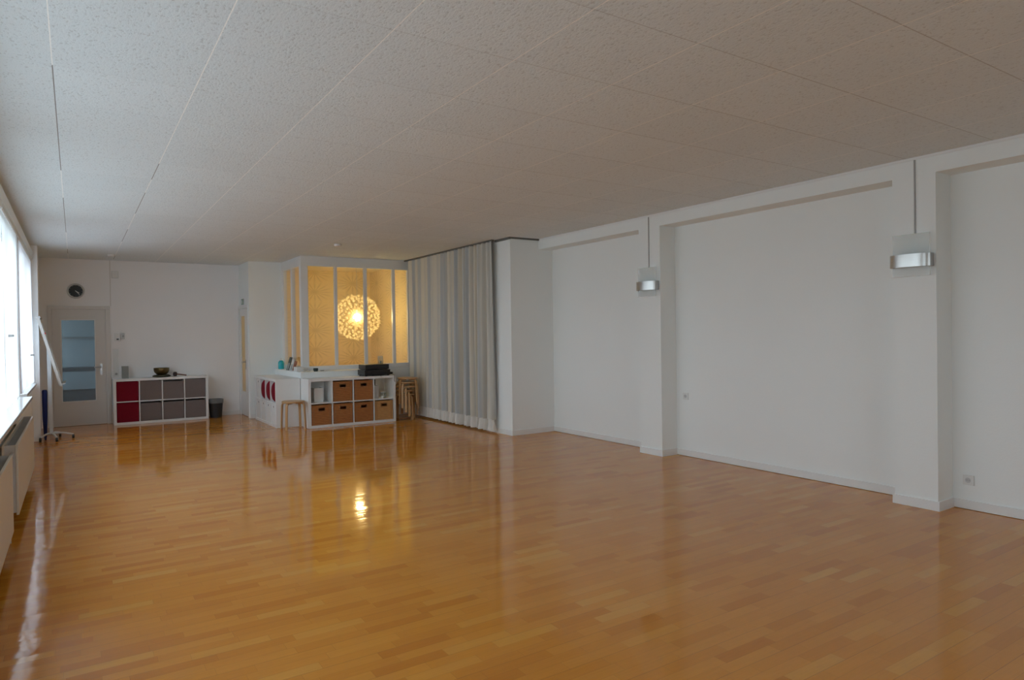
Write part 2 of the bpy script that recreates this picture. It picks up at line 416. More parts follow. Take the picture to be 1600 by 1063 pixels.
struct('floor', B(XW-.3, 6.4, YK-.2, 14.2, -.12, 0), 'floor')
struct('ceiling', B(XW-.3, 6.4, YK-.2, 14.2, H, H+.12), 'ceiling')
struct('wall_right', B(XR, XR+.2, YK, 14.15, 0, H), 'wall')
struct('wall_behind', MB().box(XW-.25, BX0, YK-.2, YK, 0, H).box(BX1, 6.3, YK-.2, YK, 0, H).box(BX0, BX1, YK-.2, YK, 0, BZ0).box(BX0, BX1, YK-.2, YK, BZ1, H), 'wall')
r = sempty('window_8', ((BX0+BX1)/2, YK-.1, BZ0))  # added window out of view, there for the light it lets in
f = MB(); w_, h_ = (BX1-BX0)/2, BZ1-BZ0
f.box(-w_, w_, -.03, .03, 0, .07).box(-w_, w_, -.03, .03, h_-.07, h_)
for k in range(5): c = -w_+.035+(2*w_-.07)*k/4; f.box(c-.035, c+.035, -.03, .03, .07, h_-.07)
f.build('window_frame', 'trim', r); B(-w_, w_, -.004, .004, .07, h_-.07).build('window_glass', 'glass', r)
# left wall with window openings
ml = MB()
edges = [YK] + [v for w in WINDOWS for v in w] + [YF+.02]
ml.box(XW-.25, XW, YK, YF+.02, 0, WZ0-.03)
ml.box(XW-.25, XW, YK, YF+.02, WZ1, H)
for i in range(0, len(edges), 2): ml.box(XW-.25, XW, edges[i], edges[i+1], WZ0-.03, WZ1)
struct('wall_left', ml, 'wall')
struct('trim_window_pier', B(XW+.001, XW+.10, 11.95, 12.20, 0, H), 'far_wall')
struct('trim_pelmet', B(XW+.001, XW+.045, YK, 11.94, 2.66, 2.78), 'wall')
# far wall with door opening
mf = MB()
mf.box(XW-.25, -.36, YF, YF+.15, 0, H); mf.box(.50, XJ, YF, YF+.15, 0, H); mf.box(-.36, .50, YF, YF+.15, 2.04, H)
struct('wall_far', mf, 'far_wall')
# wall carrying the second door (faces the windows)
mj = MB()
mj.box(XJ, XJ+.12, YG, 12.93, 0, H); mj.box(XJ, XJ+.12, 13.62, 14.1, 0, H); mj.box(XJ, XJ+.12, 12.93, 13.62, 2.02, H)
struct('wall_door_side', mj, 'wall')
struct('wall_booth_side', B(XJ+.12, XB, YG, YG+.12, 0, H), 'wall')
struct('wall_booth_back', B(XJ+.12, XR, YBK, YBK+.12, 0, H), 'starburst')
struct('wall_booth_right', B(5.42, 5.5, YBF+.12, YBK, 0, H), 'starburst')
# block beside the curtain and the wall closing the niche
struct('wall_curtain_block', B(XC, XR, YB, YB+.75, 0, H), 'wall')
struct('wall_niche_end', B(5.27, XR, YBF-.04, YBF+.12, 0, H), 'wall')
# pillars and beam
for i, (a, b) in enumerate((P1, P2, P3)):
    struct('trim_pillar_%d' % (i+1), B(XP, XR, a, b, 0, HB), 'wall')
struct('trim_beam', B(XP, XR, YK, YB, HB, H), 'wall')
struct('trim_ceiling_edge', B(XP-.008, XP, YK, YB, H-.022, H), 'trim')
struct('trim_block_top', MB().box(XC-.025, XC, YB-.02, YB+.38, H-.03, H).box(XC-.025, XP, YB-.03, YB, H-.022, H), 'dark_rail')  # carries the track line on; shadow gap at the ceiling put in as dark grey
# baseboards
bh, bt = .075, .014
mb = MB()
mb.box(XR-bt, XR, P1[1], YB, .004, bh); mb.box(XR-bt, XR, P2[1], P1[0], .004, bh); mb.box(XR-bt, XR, P3[1], P2[0], .004, bh); mb.box(XR-bt, XR, YK, P3[0], .004, bh)
for a, b in (P1, P2, P3):
    mb.box(XP-bt, XP, a-bt, b+bt, 0, bh); mb.box(XP, XR-bt, a-bt, a, 0, bh); mb.box(XP, XR-bt, b, b+bt, 0, bh)
struct('baseboard_right', mb, 'trim')
struct('baseboard_block', MB().box(XC-bt, XC, YB-bt, YB+.75, 0, bh).box(XC, XR-bt, YB-bt, YB, 0, bh), 'trim')
struct('baseboard_far', B(.53, XJ-bt, YF-bt, YF, 0, bh), 'trim')
struct('baseboard_left', B(XW, XW+bt, YK, 11.94, 0, bh), 'trim')
struct('baseboard_door_side', B(XJ+.001, XB-.16, YG-bt, YG, 0, bh), 'trim')

# windows of the left wall
def window(i, y0, y1):
    r = sempty('window_%d' % i, (XW-.12, (y0+y1)/2, WZ0))
    w = y1-y0; hh = WZ1-WZ0
    f = MB(); t = .06
    f.box(-.03, .03, -w/2, w/2, 0, t); f.box(-.03, .03, -w/2, w/2, hh-t, hh)
    n = 3 if w > 2.6 else 2
    for k in range(n+1):
        c = -w/2+t/2+(w-t)*k/n; f.box(-.03, .03, c-t/2, c+t/2, t, hh-t)
    f.build('window_frame', 'trim', r)
    B(-.004, .004, -w/2+t, w/2-t, t, hh-t).build('window_glass', 'glass', r)
    for k in range(n):
        c = -w/2+(w/n)*(k+1)-.04
        if k == n-1: c = -w/2+w/n*k+.05
        h = MB().lathe([(.014, 0), (.014, .03)], 10, (.03, c, .68), 'x').box(.05, .065, c-.01, c+.11, .67, .69)
        h.build('window_handle', 'steel', r)
for i, (a, b) in enumerate(WINDOWS): window(i+1, a, b)
struct('trim_window_sill', B(XW-.09, -.40, YK, 9.06, WZ0-.03, WZ0), 'sill', bevel=.004)
struct('trim_window_sill_small', B(XW-.09, -.47, 9.5, 11.9, WZ0-.03, WZ0), 'sill', bevel=.004)

# doors -------------------------------------------------------------
d1 = sempty('door_1', (.07, YF, 0))
X0 = .07
fr = MB()
fr.box(-.38-X0, -.32-X0, -.025, .05, 0, 2.0); fr.box(.452-X0, .522-X0, -.025, .05, 0, 2.0); fr.box(-.38-X0, .522-X0, -.025, .05, 2.0, 2.057)
fr.build('door_frame', 'door', d1, bevel=.004)
lf = MB(); a0, a1, g0, g1, z0, z1 = -.318-X0, .45-X0, -.198-X0, .298-X0, .418, 1.825
lf.box(a0, g0, -.012, .03, .008, 1.998); lf.box(g1, a1, -.012, .03, .008, 1.998); lf.box(g0, g1, -.012, .03, .008, z0); lf.box(g0, g1, -.012, .03, z1, 1.998)
leaf = lf.build('door_leaf', 'door', d1)
gb = MB(); q = .012
gb.box(g0, g0+q, -.018, -.012, z0, z1); gb.box(g1-q, g1, -.018, -.012, z0, z1); gb.box(g0+q, g1-q, -.018, -.012, z0, z0+q); gb.box(g0+q, g1-q, -.018, -.012, z1-q, z1)
gb.build('glazing_bead', 'trim', d1)
B(g0, g1, .004, .010, z0, z1).build('door_glass', 'door_glass', d1)
hd = MB().box(.36-X0, .395-X0, -.02, -.012, .86, 1.06)
hd.tube([(.378-X0, -.02, 1.0), (.378-X0, -.055, 1.0)], .009).tube([(.378-X0, -.055, 1.0), (.27-X0, -.058, 1.0)], .009)
hd.build('door_handle', 'steel', d1, smooth=True)
# corridor behind door 1
co = MB()
co.box(-1.5, 2.0, 16.2, 16.3, 0, H); co.box(1.9, 2.0, YF+.15, 16.2, 0, H)
co.box(-1.5, -1.4, YF+.15, 16.2, 0, .9); co.box(-1.5, -1.4, YF+.15, 16.2, 2.3, H); co.box(-1.5, XW-.2, YF+.05, YF+.15, 0, H)
struct('wall_corridor', co, 'corridor')
struct('floor_corridor', B(-1.5, 2.0, 14.2, 16.3, -.12, 0), 'lino'); struct('floor_threshold', B(-1.5, XW-.3, YF, 14.2, -.12, 0), 'lino')
struct('ceiling_corridor', MB().box(-1.5, 2.0, 14.2, 16.3, H, H+.1).box(-1.5, XW-.3, YF, 14.2, H, H+.1), 'corridor')
t = thing('sideboard', (.35, 15.9, 0), 'dark low sideboard seen dimly through the glass of the far door', 'cabinet')
B(-1.0, 1.0, -.25, .25, .50, .86).build('body', 'corridor', t, bevel=.01); B(-.96, .96, -.2, .2, 0, .50).build('plinth', 'dark', t); B(-1.02, 1.02, -.27, .27, .86, .93).build('top_panel', 'black_matt', t)
struct('trim_corridor_rail', B(-1.4, 1.9, 16.15, 16.2, 1.50, 1.54), 'dark_rail')
portal(-1.55, YF+.2, 16.2, .9, 2.3)

d2 = sempty('door_2', (XJ, 13.27, 0))
fr = MB()
fr.box(-.02, .05, 12.865-13.27, 12.93-13.27, 0, 2.02); fr.box(-.02, .05, 13.62-13.27, 13.675-13.27, 0, 2.02); fr.box(-.02, .05, 12.865-13.27, 13.675-13.27, 2.02, 2.08)
fr.build('door_frame', 'trim', d2)
lf = MB(); a0, a1, g0, g1 = 12.932-13.27, 13.618-13.27, 13.20-13.27, 13.55-13.27; z0, z1 = .455, 1.88
lf.box(.0, .04, a0, g0, .008, 2.015); lf.box(.0, .04, g1, a1, .008, 2.015); lf.box(.0, .04, g0, g1, .008, z0); lf.box(.0, .04, g0, g1, z1, 2.015)
lf.build('door_leaf', 'trim', d2)
B(.016, .022, g0, g1, z0, z1).build('door_glass', 'cream_glass', d2)
y = 13.14-13.27
hd = MB().box(-.008, 0, y-.02, y+.02, .88, 1.06).tube([(-.008, y, 1.02), (-.05, y, 1.02)], .009).tube([(-.05, y, 1.02), (-.052, y+.11, 1.02)], .009)
hd.build('door_handle', 'steel', d2, smooth=True)
t = thing('exit_sign', (XJ-.001, 13.3, 2.09), 'small green escape sign above the side door by the far corner', 'sign')
B(-.015, 0, -.09, .09, 0, .11).build('housing', 'light_grey', t)
B(-.017, -.015, -.082, .082, .008, .102).build('sign_face', 'green', t)
m_ = MB().box(-.0185, -.017, -.05, -.038, .075, .09).box(-.0185, -.017, -.058, -.035, .04, .076).box(-.0185, -.017, -.07, -.05, .018, .042).box(-.0185, -.017, -.045, -.028, .018, .04)
m_.build('running_figure', 'paper', t)
B(-.0185, -.017, .01, .06, .018, .09).build('doorway_mark', 'paper', t)

# glazed booth -------------------------------------------------------
ZL = .885
lw = MB(); lw.box(3.10, 4.20, 11.10, YBF+.1, 0, ZL); lw.box(4.20, 5.268, YBF+.012, YBF+.1, 0, ZL); lw.box(3.10, XB+.1, YBF+.1, YG, 0, ZL)
struct('wall_booth_low', lw, 'wall', bevel=.004)
glz = sempty('window_9', (XB, YBF, ZL)); GZ = .96; HZ = 2.690
g = MB(); ox, oy = XB, YBF
def gb_(m, x0, x1, y0, y1, z0, z1): m.box(x0-ox, x1-ox, y0-oy, y1-oy, z0-ZL, z1-ZL)
gb_(g, XB, 5.268, YBF, YBF+.07, ZL, GZ); gb_(g, XB, 5.268, YBF, YBF+.07, HZ, H)
gb_(g, XB, XB+.07, YBF+.07, YG, ZL, GZ); gb_(g, XB, XB+.07, YBF+.07, YG, HZ, H)
gb_(g, XB, 3.372, YBF, YBF+.11, GZ, HZ)
for a, b in ((3.835, 3.885), (4.377, 4.432), (4.92, 4.975), (5.225, 5.268)): gb_(g, a, b, YBF, YBF+.06, GZ, HZ)
for a, b in ((12.12, 12.21), (12.68, YG)): gb_(g, XB, XB+.06, a, b, GZ, HZ)
g.build('window_frame', 'trim', glz, bevel=.003)
g = MB(); gb_(g, 3.372, 5.225, YBF+.028, YBF+.034, GZ, HZ); g.build('window_glass', 'glass', glz)
g = MB(); gb_(g, XB+.028, XB+.034, YBF+.11, 12.68, GZ, HZ); g.build('side_glass', 'glass', glz)
# starburst-patterned lining of the booth side wall
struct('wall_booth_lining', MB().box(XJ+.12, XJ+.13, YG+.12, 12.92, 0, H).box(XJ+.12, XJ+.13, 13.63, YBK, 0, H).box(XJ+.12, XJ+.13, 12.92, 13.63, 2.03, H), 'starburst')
struct('ceiling_booth', B(XB+.08, 5.42, YBF+.12, YBK, H-.01, H), simple('booth_ceiling_paint', (.80, .76, .62), .8))

# ball lamp
LX, LY, LZ, LR = 4.55, 12.40, 1.831, .455
lamp = thing('pendant_lamp', (LX, LY, LZ), 'glowing ball pendant lamp made of white paper flowers behind the glass', 'lamp')
MB().lathe([(.001, -.072), (.035, -.064), (.06, -.04), (.072, 0), (.06, .04), (.035, .064), (.001, .072)], 24).build('bulb', 'bulb', lamp, smooth=True)
MB().tube([(0, 0, .10), (0, 0, H-LZ-.04)], .004, 6).lathe([(.02, .085), (.02, .15)], 12).build('cord', 'light_grey', lamp)
MB().lathe([(.05, H-LZ-.05), (.06, H-LZ-.012)], 20).build('ceiling_cup', 'paper', lamp)
def floret():
    m = MB(); bm = m.bm
    m.tube([(0, 0, .09), (0, 0, LR-.055)], .0016, 4)
    for ring, (n, r, zz) in enumerate(((7, .035, .0), (6, .024, .014))):
        for k in range(n):
            a = 2*PI*k/n+ring*.4; da = .30
            z0 = LR-.055+zz*.5
            p = [(0, 0, z0), (r*.6*math.cos(a-da), r*.6*math.sin(a-da), z0+.016+zz), (r*math.cos(a), r*math.sin(a), z0+.034+zz), (r*.6*math.cos(a+da), r*.6*math.sin(a+da), z0+.016+zz)]
            m.quad(*p)
    me_o = m.build('paper_flower', 'petal', lamp)
    return me_o
fl0 = floret()
pts = []
NF = 270
for i in range(NF):
    z = 1-2*(i+.5)/NF; a = i*2.39996
    s_ = math.sqrt(1-z*z); pts.append(Vector((s_*math.cos(a), s_*math.sin(a), z)))
view = Vector((-LX, -LY, 1.47-LZ)).normalized()
pts.sort(key=lambda p: -p.dot(view))
def orient(p): return p.to_track_quat('Z', 'Y').to_matrix().to_4x4() @ Matrix.Rotation(random.uniform(0, 6), 4, 'Z') @ Matrix.Scale(random.uniform(.94, 1.03), 4)
rest = bmesh.new()
for i, p in enumerate(pts):
    if i < 100:
        o = fl0 if i == 0 else fl0.copy()
        if i: COL.objects.link(o)
        o.parent = lamp; o.matrix_local = orient(p)
    else:
        n0 = len(rest.verts); rest.from_mesh(fl0.data); rest.verts.ensure_lookup_table()
        bmesh.ops.transform(rest, matrix=orient(p), verts=rest.verts[n0:])
me = bpy.data.meshes.new('paper_flowers_behind'); rest.to_mesh(me); rest.free(); me.materials.append(M['petal'])
o = bpy.data.objects.new('paper_flowers_behind', me); COL.objects.link(o); o.parent = lamp; o['kind'] = 'stuff'

# ------------------------------------------------------------------ curtains
def sheet(y0, y1, x, z0, z1, amp, wl, seed, ny=None, nz=14, bunch=0, along='y'):
    rnd = random.Random(seed); m = MB(); bm = m.bm
    ny = ny or int((y1-y0)/.012); ph = [rnd.uniform(0, 6) for _ in range(6)]
    rows = []
    for j in range(nz+1):
        v = j/nz; z = z0+(z1-z0)*v; row = []
        for i in range(ny+1):
            u = i/ny; yy = y0+(y1-y0)*u
            k = 2*PI/wl
            w = math.sin(k*yy+1.3*math.sin(yy*2.1+ph[0])+ph[1]) + .45*math.sin(k*1.73*yy+ph[2]+.6*math.sin(3*v+ph[3]))*(1-.5*v)
            a = amp*(.55+.45*math.sin(yy*1.9+ph[4]))*(1-.35*v)
            row.append(bm.verts.new((x+w*a+.012*math.sin(2.4*v+yy*2+ph[5])*(1-v), yy+bunch*(1-v)*math.sin(k*yy*.5+ph[3])*.03, z)))
        rows.append(row)
    for a, b in zip(rows, rows[1:]):
        for i in range(ny): bm.faces.new((a[i], a[i+1], b[i+1], b[i]))
    return m
segs = [(-1.1, .9), (1.9, 3.55), (3.6, 5.25), (5.35, 7.2), (7.25, 9.1), (9.2, 11.92)]
names = ['white sheer curtain beside the camera', 'white sheer curtain at the second window, near half',
         'white sheer curtain at the second window, far half', 'white sheer curtain above the windowsill at the left picture edge', 'white sheer curtain over the far end of the long windowsill', 'white sheer curtain hanging at the farthest window near the flip chart']
for k, ((a, b), n) in enumerate(zip(segs, names)):
    c = thing('sheer_curtain', (-.515, (a+b)/2, WZ0+.02), n, 'curtain', group='sheer window curtains')
    sheet(a-(a+b)/2, b-(a+b)/2, 0, 0, 1.73, .013, .16, k, ny=int((b-a)/.018), nz=8).build('cloth', 'sheer_dense' if k == 5 else 'sheer', c, smooth=True)
    if k >= 4:
        hy, hz = ((7.55, 1.52), (11.05, 1.28))[k-4]; hy -= (a+b)/2; hz -= WZ0+.02
        MB().lathe([(.012, .012), (.012, .05)], 10, (0, hy, hz), 'x').box(.04, .055, hy-.07, hy+.012, hz-.009, hz+.009).build('pull_handle', 'grey_strip', c)  # window handle behind the sheer, added again in front of the cloth
    MB().tube([(0, a-(a+b)/2, 1.745), (0, b-(a+b)/2, 1.745)], .012, 8).build('curtain_rod', 'trim', c, smooth=True)

dr = thing('curtain', (5.17, 9.9, 0), 'floor-length grey and beige curtain hanging from a ceiling track beside the white block', 'curtain')
yA, yZ = 8.42-9.9, 11.40-9.9
sheet(yA, yZ, 0, .20, 2.835, .06, .125, 11, ny=420, nz=16, bunch=1).build('cloth', 'drape', dr, smooth=True)
sheet(yA, yZ, 0, .03, .20, .06, .125, 11, ny=420, nz=2, bunch=1).build('hem', 'drape_hem', dr, smooth=True)
B(-.02, .02, yA-.02, yZ+.12, 2.838, 2.861).build('curtain_track', 'dark_rail', dr)

# ------------------------------------------------------------------ wall lamps on the pillars
def sconce(y, label):
    t = thing('wall_lamp', (XP, y, 1.89), label, 'lamp', group='wall lamps on the pillars')
    w = .145
    B(-.012, 0, -.05, .05, .09, .17).build('back_plate', 'trim', t)
    B(-.045, -.039, -w, w, 0, .345).build('glass_shade', 'frost', t)
    B(-.039, -.012, -.04, .04, .10, .16).build('bracket', 'light_grey', t)
    m = MB(); bm = m.bm; n = 28; rings = []
    for i in range(n+1):
        a = -1+2*i/n; yy = a*(w+.012); xx = -.05-.062*math.sqrt(max(0, 1-a*a*.93))
        yy2 = a*(w+.008); xx2 = xx+.005
        rings.append([bm.verts.new(p) for p in ((xx, yy, .075), (xx, yy, .178), (xx2, yy2, .178), (xx2, yy2, .075))])
    for a, b in zip(rings, rings[1:]):
        for i in range(4): bm.faces.new((a[i], a[(i+1) % 4], b[(i+1) % 4], b[i]))
    bm.faces.new(rings[0][::-1]); bm.faces.new(rings[-1])
    m.build('metal_band', 'alu', t, smooth=True)
    for s_ in (-1, 1): MB().box(-.066, -.003, s_*(w+.008)-.003, s_*(w+.008)+.003, .075, .178).build('side_arm', 'steel', t)
    return t
sconce(5.80, 'wall lamp of frosted glass and metal band on the farther pillar')
sconce(2.79, 'wall lamp of frosted glass and metal band on the nearer pillar, right')
for y, n in ((5.80, 'farther'), (2.775, 'nearer')):
    o = MB().box(-.008, 0, -.0055, .0055, 0, H-.022-2.235).build('cable_cover', 'grey_strip', None, loc=(XP, y, 2.235))
    tag(o, 'thin grey cable cover running from the ceiling to the lamp on the %s pillar' % n, 'cable cover', 'cable covers above the wall lamps')

def socket(loc, face, label, name='wall_socket', n=1, s=.08):
    """face: 'x' plate on a wall facing -x, 'y' facing -y"""
    t = thing(name, loc, label, 'socket', rz=0 if face == 'y' else -PI/2)
    h_ = s*n
    B(-s/2, s/2, -.012, 0, -h_/2, h_/2).build('cover_plate', 'socket', t, bevel=.002)
    for k in range(n):
        zc = -h_/2+s/2+k*s
        MB().lathe([(.020, -.0125), (.021, -.016), (.017, -.016), (.017, -.013)], 20, (0, 0, zc), 'y').build('socket_rim', 'light_grey', t, smooth=True)
        MB().lathe([(.016, -.0122), (.016, -.0128)], 20, (0, 0, zc), 'y').build('socket_well', 'grey_strip', t)
        MB().box(-.010, -.006, -.0135, -.0127, zc-.002, zc+.002).box(.006, .010, -.0135, -.0127, zc-.002, zc+.002).build('pin_hole', 'dark', t)
socket((XR, 5.475, .705), 'x', 'white wall socket low on the recessed wall just right of the farther pillar')
socket((XR, 2.503, .237), 'x', 'white wall socket low on the wall right of the nearer pillar')

# ------------------------------------------------------------------ cube shelves
CW, CH, CD, OT, IT = 1.49, .79, .39, .042, .017
cw = (CW-2*OT-3*IT)/4; chh = (CH-2*OT-IT)/2
def cell(i, j):   # column i, row j (0 = bottom): x0, z0
    return OT+i*(cw+IT), OT+j*(chh+IT)
def shelf_unit(loc, rz, label):
    t = thing('cube_shelf', loc, label, 'shelf', rz)
    B(0, CW, 0, CD, CH-OT, CH).build('top_panel', 'white_lac', t, bevel=.002)
    B(0, CW, 0, CD, 0, OT).build('bottom_panel', 'white_lac', t, bevel=.002)
    B(0, OT, 0, CD, OT, CH-OT).build('side_panel', 'white_lac', t); B(CW-OT, CW, 0, CD, OT, CH-OT).build('side_panel', 'white_lac', t)
    B(OT, CW-OT, .002, CD, OT+chh, OT+chh+IT).build('middle_shelf', 'white_lac', t)
    for i in range(1, 4):
        x = OT+i*cw+(i-1)*IT
        for z in (OT, OT+chh+IT): B(x, x+IT, .003, CD, z, z+chh).build('divider', 'white_lac', t)
    return t
def at(loc, rz, x, y, z):
    c, s = math.cos(rz), math.sin(rz)
    return (loc[0]+c*x-s*y, loc[1]+s*x+c*y, loc[2]+z)
# -- low shelf at the far wall
L1, R1 = (.535, YF-.40, 0), 0.0
shelf_unit(L1, R1, 'white eight-cube shelf filled with red and taupe boxes against the far wall')
def fabric_box(mat, hh):
    t = thing('storage_box', (0, 0, 0), '-', 'box', group='fabric boxes in the far shelf')
    w = cw-.012; d = .36; q = .004
    m = MB().box(-w/2, w/2, 0, q, 0, hh).box(-w/2, w/2, d-q, d, 0, hh).box(-w/2, -w/2+q, q, d-q, 0, hh).box(w/2-q, w/2, q, d-q, 0, hh).box(-w/2, w/2, q, d-q, 0, q)
    m.build('body', mat, t, bevel=.0015)
    B(-w/2+.004, w/2-.004, -.0025, 0, hh-.028, hh-.003).build('front_hem', mat, t)
    return t
rb = fabric_box('red_fabric', chh-.012); tb = fabric_box('taupe_fabric', chh-.012); ts = fabric_box('taupe_fabric', chh-.034)
kinds = {(0, 0): rb, (0, 1): rb, (1, 1): tb, (2, 1): ts, (3, 1): tb, (1, 0): ts, (2, 0): ts, (3, 0): ts}
ordn = ['first', 'second', 'third', 'fourth']
used = set()
for (i, j), src in kinds.items():
    x, z = cell(i, j); p = at(L1, R1, x+cw/2, .012, z+.001)
    colr = 'crimson red' if src is rb else 'taupe'
    lab = '%s fabric box in the far shelf, %s row, %s column from the door' % (colr, 'upper' if j else 'lower', ordn[i])
    if src.name not in used: used.add(src.name); src.location = p; src['label'] = lab
    else: dup(src, p, R1, lab)
# things on it
t = thing('speaker', (.725, 13.50, CH), 'small grey box speaker standing at the left end of the far shelf', 'speaker')
B(-.05, .05, -.06, .06, 0, .215).build('housing', 'grey_strip', t, bevel=.004); B(-.045, .045, -.064, -.06, .006, .209).build('grille', 'grey_cloth', t)
t = thing('bowl_cushion', (1.29, 13.47, CH), 'flat dark round cushion under the singing bowl on the far shelf', 'cushion')
MB().lathe([(.10, 0), (.142, .008), (.150, .022), (.12, .038), (.03, .040)], 28).build('pad', 'cushion_green', t, smooth=True)
t = thing('singing_bowl', (1.29, 13.47, CH+.04), 'dark bronze singing bowl resting on a round cushion on the far shelf', 'bowl')
MB().lathe([(.055, 0), (.085, .012), (.115, .045), (.128, .085), (.126, .118), (.132, .124), (.122, .124), (.116, .115), (.118, .085), (.105, .05), (.075, .02), (.02, .012)], 36).build('bowl_body', 'bronze', t, smooth=True)
t = thing('bowl_mallet', (1.50, 13.45, CH), 'wooden mallet with a dark felt head lying right of the singing bowl', 'mallet')
MB().lathe([(.012, -.03), (.036, -.022), (.042, 0), (.036, .03), (.015, .036)], 20, (0, 0, .0422), 'x').build('felt_head', 'felt', t, smooth=True)
MB().tube([(.03, 0, .042), (.19, -.01, .014)], .011, 10).build('handle', 'mallet', t, smooth=True)
# bin
t = thing('waste_bin', (2.168, 13.40, 0), 'round black waste bin with a clear liner right of the far shelf', 'bin')
MB().lathe([(.10, 0), (.125, .31), (.128, .335), (.123, .335), (.12, .31), (.096, .008)], 32).build('body', 'bin', t, smooth=True)
MB().lathe([(.131, .27), (.133, .34), (.126, .345), (.115, .33), (.08, .30), (.05, .29)], 32, cap=False).build('bin_liner', 'bag', t, smooth=True)

# wall things near the far door
t = thing('wall_clock', (.026, YF, 2.312), 'round wall clock with black dial and pale rim above the far door', 'clock')
MB().lathe([(.128, 0), (.130, -.02), (.122, -.034), (.104, -.03), (.102, -.02), (.10, 0)], 40, axis='y').build('rim', 'light_grey', t, smooth=True)
MB().lathe([(.104, -.002), (.104, -.016)], 40, axis='y').build('dial', 'dial', t)
R_ = Matrix.Rotation
m = MB(); m.box(-.005, .005, -.020, -.018, -.01, .062, R_(math.radians(125), 3, 'Y')); m.build('hour_hand', 'paper', t)
m = MB(); m.box(-.003, .003, -.022, -.020, -.01, .088, R_(math.radians(140), 3, 'Y')); m.build('minute_hand', 'paper', t)
m = MB()
for k in range(12): m.box(-.002, .002, -.018, -.016, .086, .096, R_(math.radians(30*k), 3, 'Y'))
m.build('hour_marks', 'light_grey', t)
t = thing('junction_box', (.61, YF, 2.612), 'square off-white junction box high on the far wall', 'junction box')
B(-.05, .05, -.035, -.008, -.06, .06).build('cover', 'socket', t, bevel=.004); B(-.055, .055, -.008, 0, -.065, .065).build('base', 'socket', t)
o = B(-.006, .006, -.008, 0, 0, H-2.06).build('cable_duct', 'door', None, loc=(.535, YF, 2.06)); tag(o, 'thin cable duct rising from the far door frame to the ceiling', 'cable duct')
t = thing('intercom', (.625, YF, 1.515), 'white intercom panel with dark display right of the far door', 'intercom')
B(-.045, .045, -.025, 0, -.07, .07).build('housing', 'socket', t, bevel=.003); B(-.012, .022, -.027, -.025, -.05, -.028).build('display', 'dark', t)
t = thing('thermostat', (.715, YF, 1.53), 'small pale thermostat on the far wall beside the intercom', 'thermostat')
B(-.022, .022, -.03, 0, -.055, .055).build('housing', 'light_grey', t, bevel=.004); MB().lathe([(.016, -.03), (.015, -.04)], 16, axis='y').build('dial', 'grey_strip', t)
t = thing('switch_panel', (.60, YF, 1.06), 'vertical column of white light switches and a socket by the far door', 'switch')
B(-.04, .04, -.010, 0, -.24, .24).build('cover_plate', 'socket', t, bevel=.002)
for k in range(4): B(-.030, .030, -.013, -.010, -.12+k*.085-.034+.01, -.12+k*.085+.034+.01).build('rocker', 'socket', t)
MB().lathe([(.020, -.0105), (.018, -.014)], 18, (0, 0, -.195), 'y').build('socket_well', 'grey_strip', t)

# -- basket shelf in front of the booth
L2, R2_ = (3.10, 10.705, 0), 0.0
shelf_unit(L2, R2_, 'white eight-cube shelf with wicker baskets in front of the glazed booth')
def basket(mat):
    t = thing('wicker_basket', (0, 0, 0), '-', 'basket', group='wicker baskets in the shelf')
    w, d, hh, q = cw-.022, .35, chh-.022, .012
    hz0, hz1, hw = hh-.092, hh-.045, .052
    f = MB(); f.box(-w/2, w/2, 0, q, 0, hz0); f.box(-w/2, w/2, 0, q, hz1, hh-.012); f.box(-w/2, -hw, 0, q, hz0, hz1); f.box(hw, w/2, 0, q, hz0, hz1)
    f.box(-w/2, w/2, d-q, d, 0, hh); f.box(-w/2, -w/2+q, q, d-q, 0, hh); f.box(w/2-q, w/2, q, d-q, 0, hh); f.box(-w/2, w/2, q, d-q, 0, q)
    f.build('woven_body', mat, t)
    r = MB(); r.tube([(-w/2, 0, hh-.007), (w/2, 0, hh-.007)], .008, 8); r.tube([(-w/2, d, hh-.007), (w/2, d, hh-.007)], .008, 8)
    r.tube([(-w/2, 0, hh-.007), (-w/2, d, hh-.007)], .008, 8); r.tube([(w/2, 0, hh-.007), (w/2, d, hh-.007)], .008, 8)
    r.build('rim', mat, t, smooth=True)
    e = MB(); q2 = .008
    for x in (-w/2+.03, w/2-.03): e.box(x-q2/2, x+q2/2, -.003, 0, .01, hh-.02)
    e.build('edge_cane', 'birch_edge', t)
    g_ = MB(); g_.box(-hw-.008, hw+.008, -.003, 0, hz1, hz1+.008); g_.box(-hw-.008, hw+.008, -.003, 0, hz0-.008, hz0); g_.box(-hw-.008, -hw, -.003, 0, hz0, hz1); g_.box(hw, hw+.008, -.003, 0, hz0, hz1)
    g_.build('handle_surround', 'birch_edge', t)
    return t
wb = basket('wicker'); wl = basket('wicker_light')
first = True
for (i, j) in ((1, 1), (2, 1), (0, 0), (1, 0), (2, 0)):
    x, z = cell(i, j); p = at(L2, R2_, x+cw/2, .010, z+.001)
    lab = 'brown wicker basket in the booth shelf, %s row, %s column from the left' % ('upper' if j else 'lower', ordn[i])
    if first: wb.location = p; wb['label'] = lab; first = False
    else: dup(wb, p, R2_, lab)
x, z = cell(3, 0); wl.location = at(L2, R2_, x+cw/2, .010, z+.001); wl['label'] = 'lighter honey-coloured wicker basket in the lower right cube of the booth shelf'
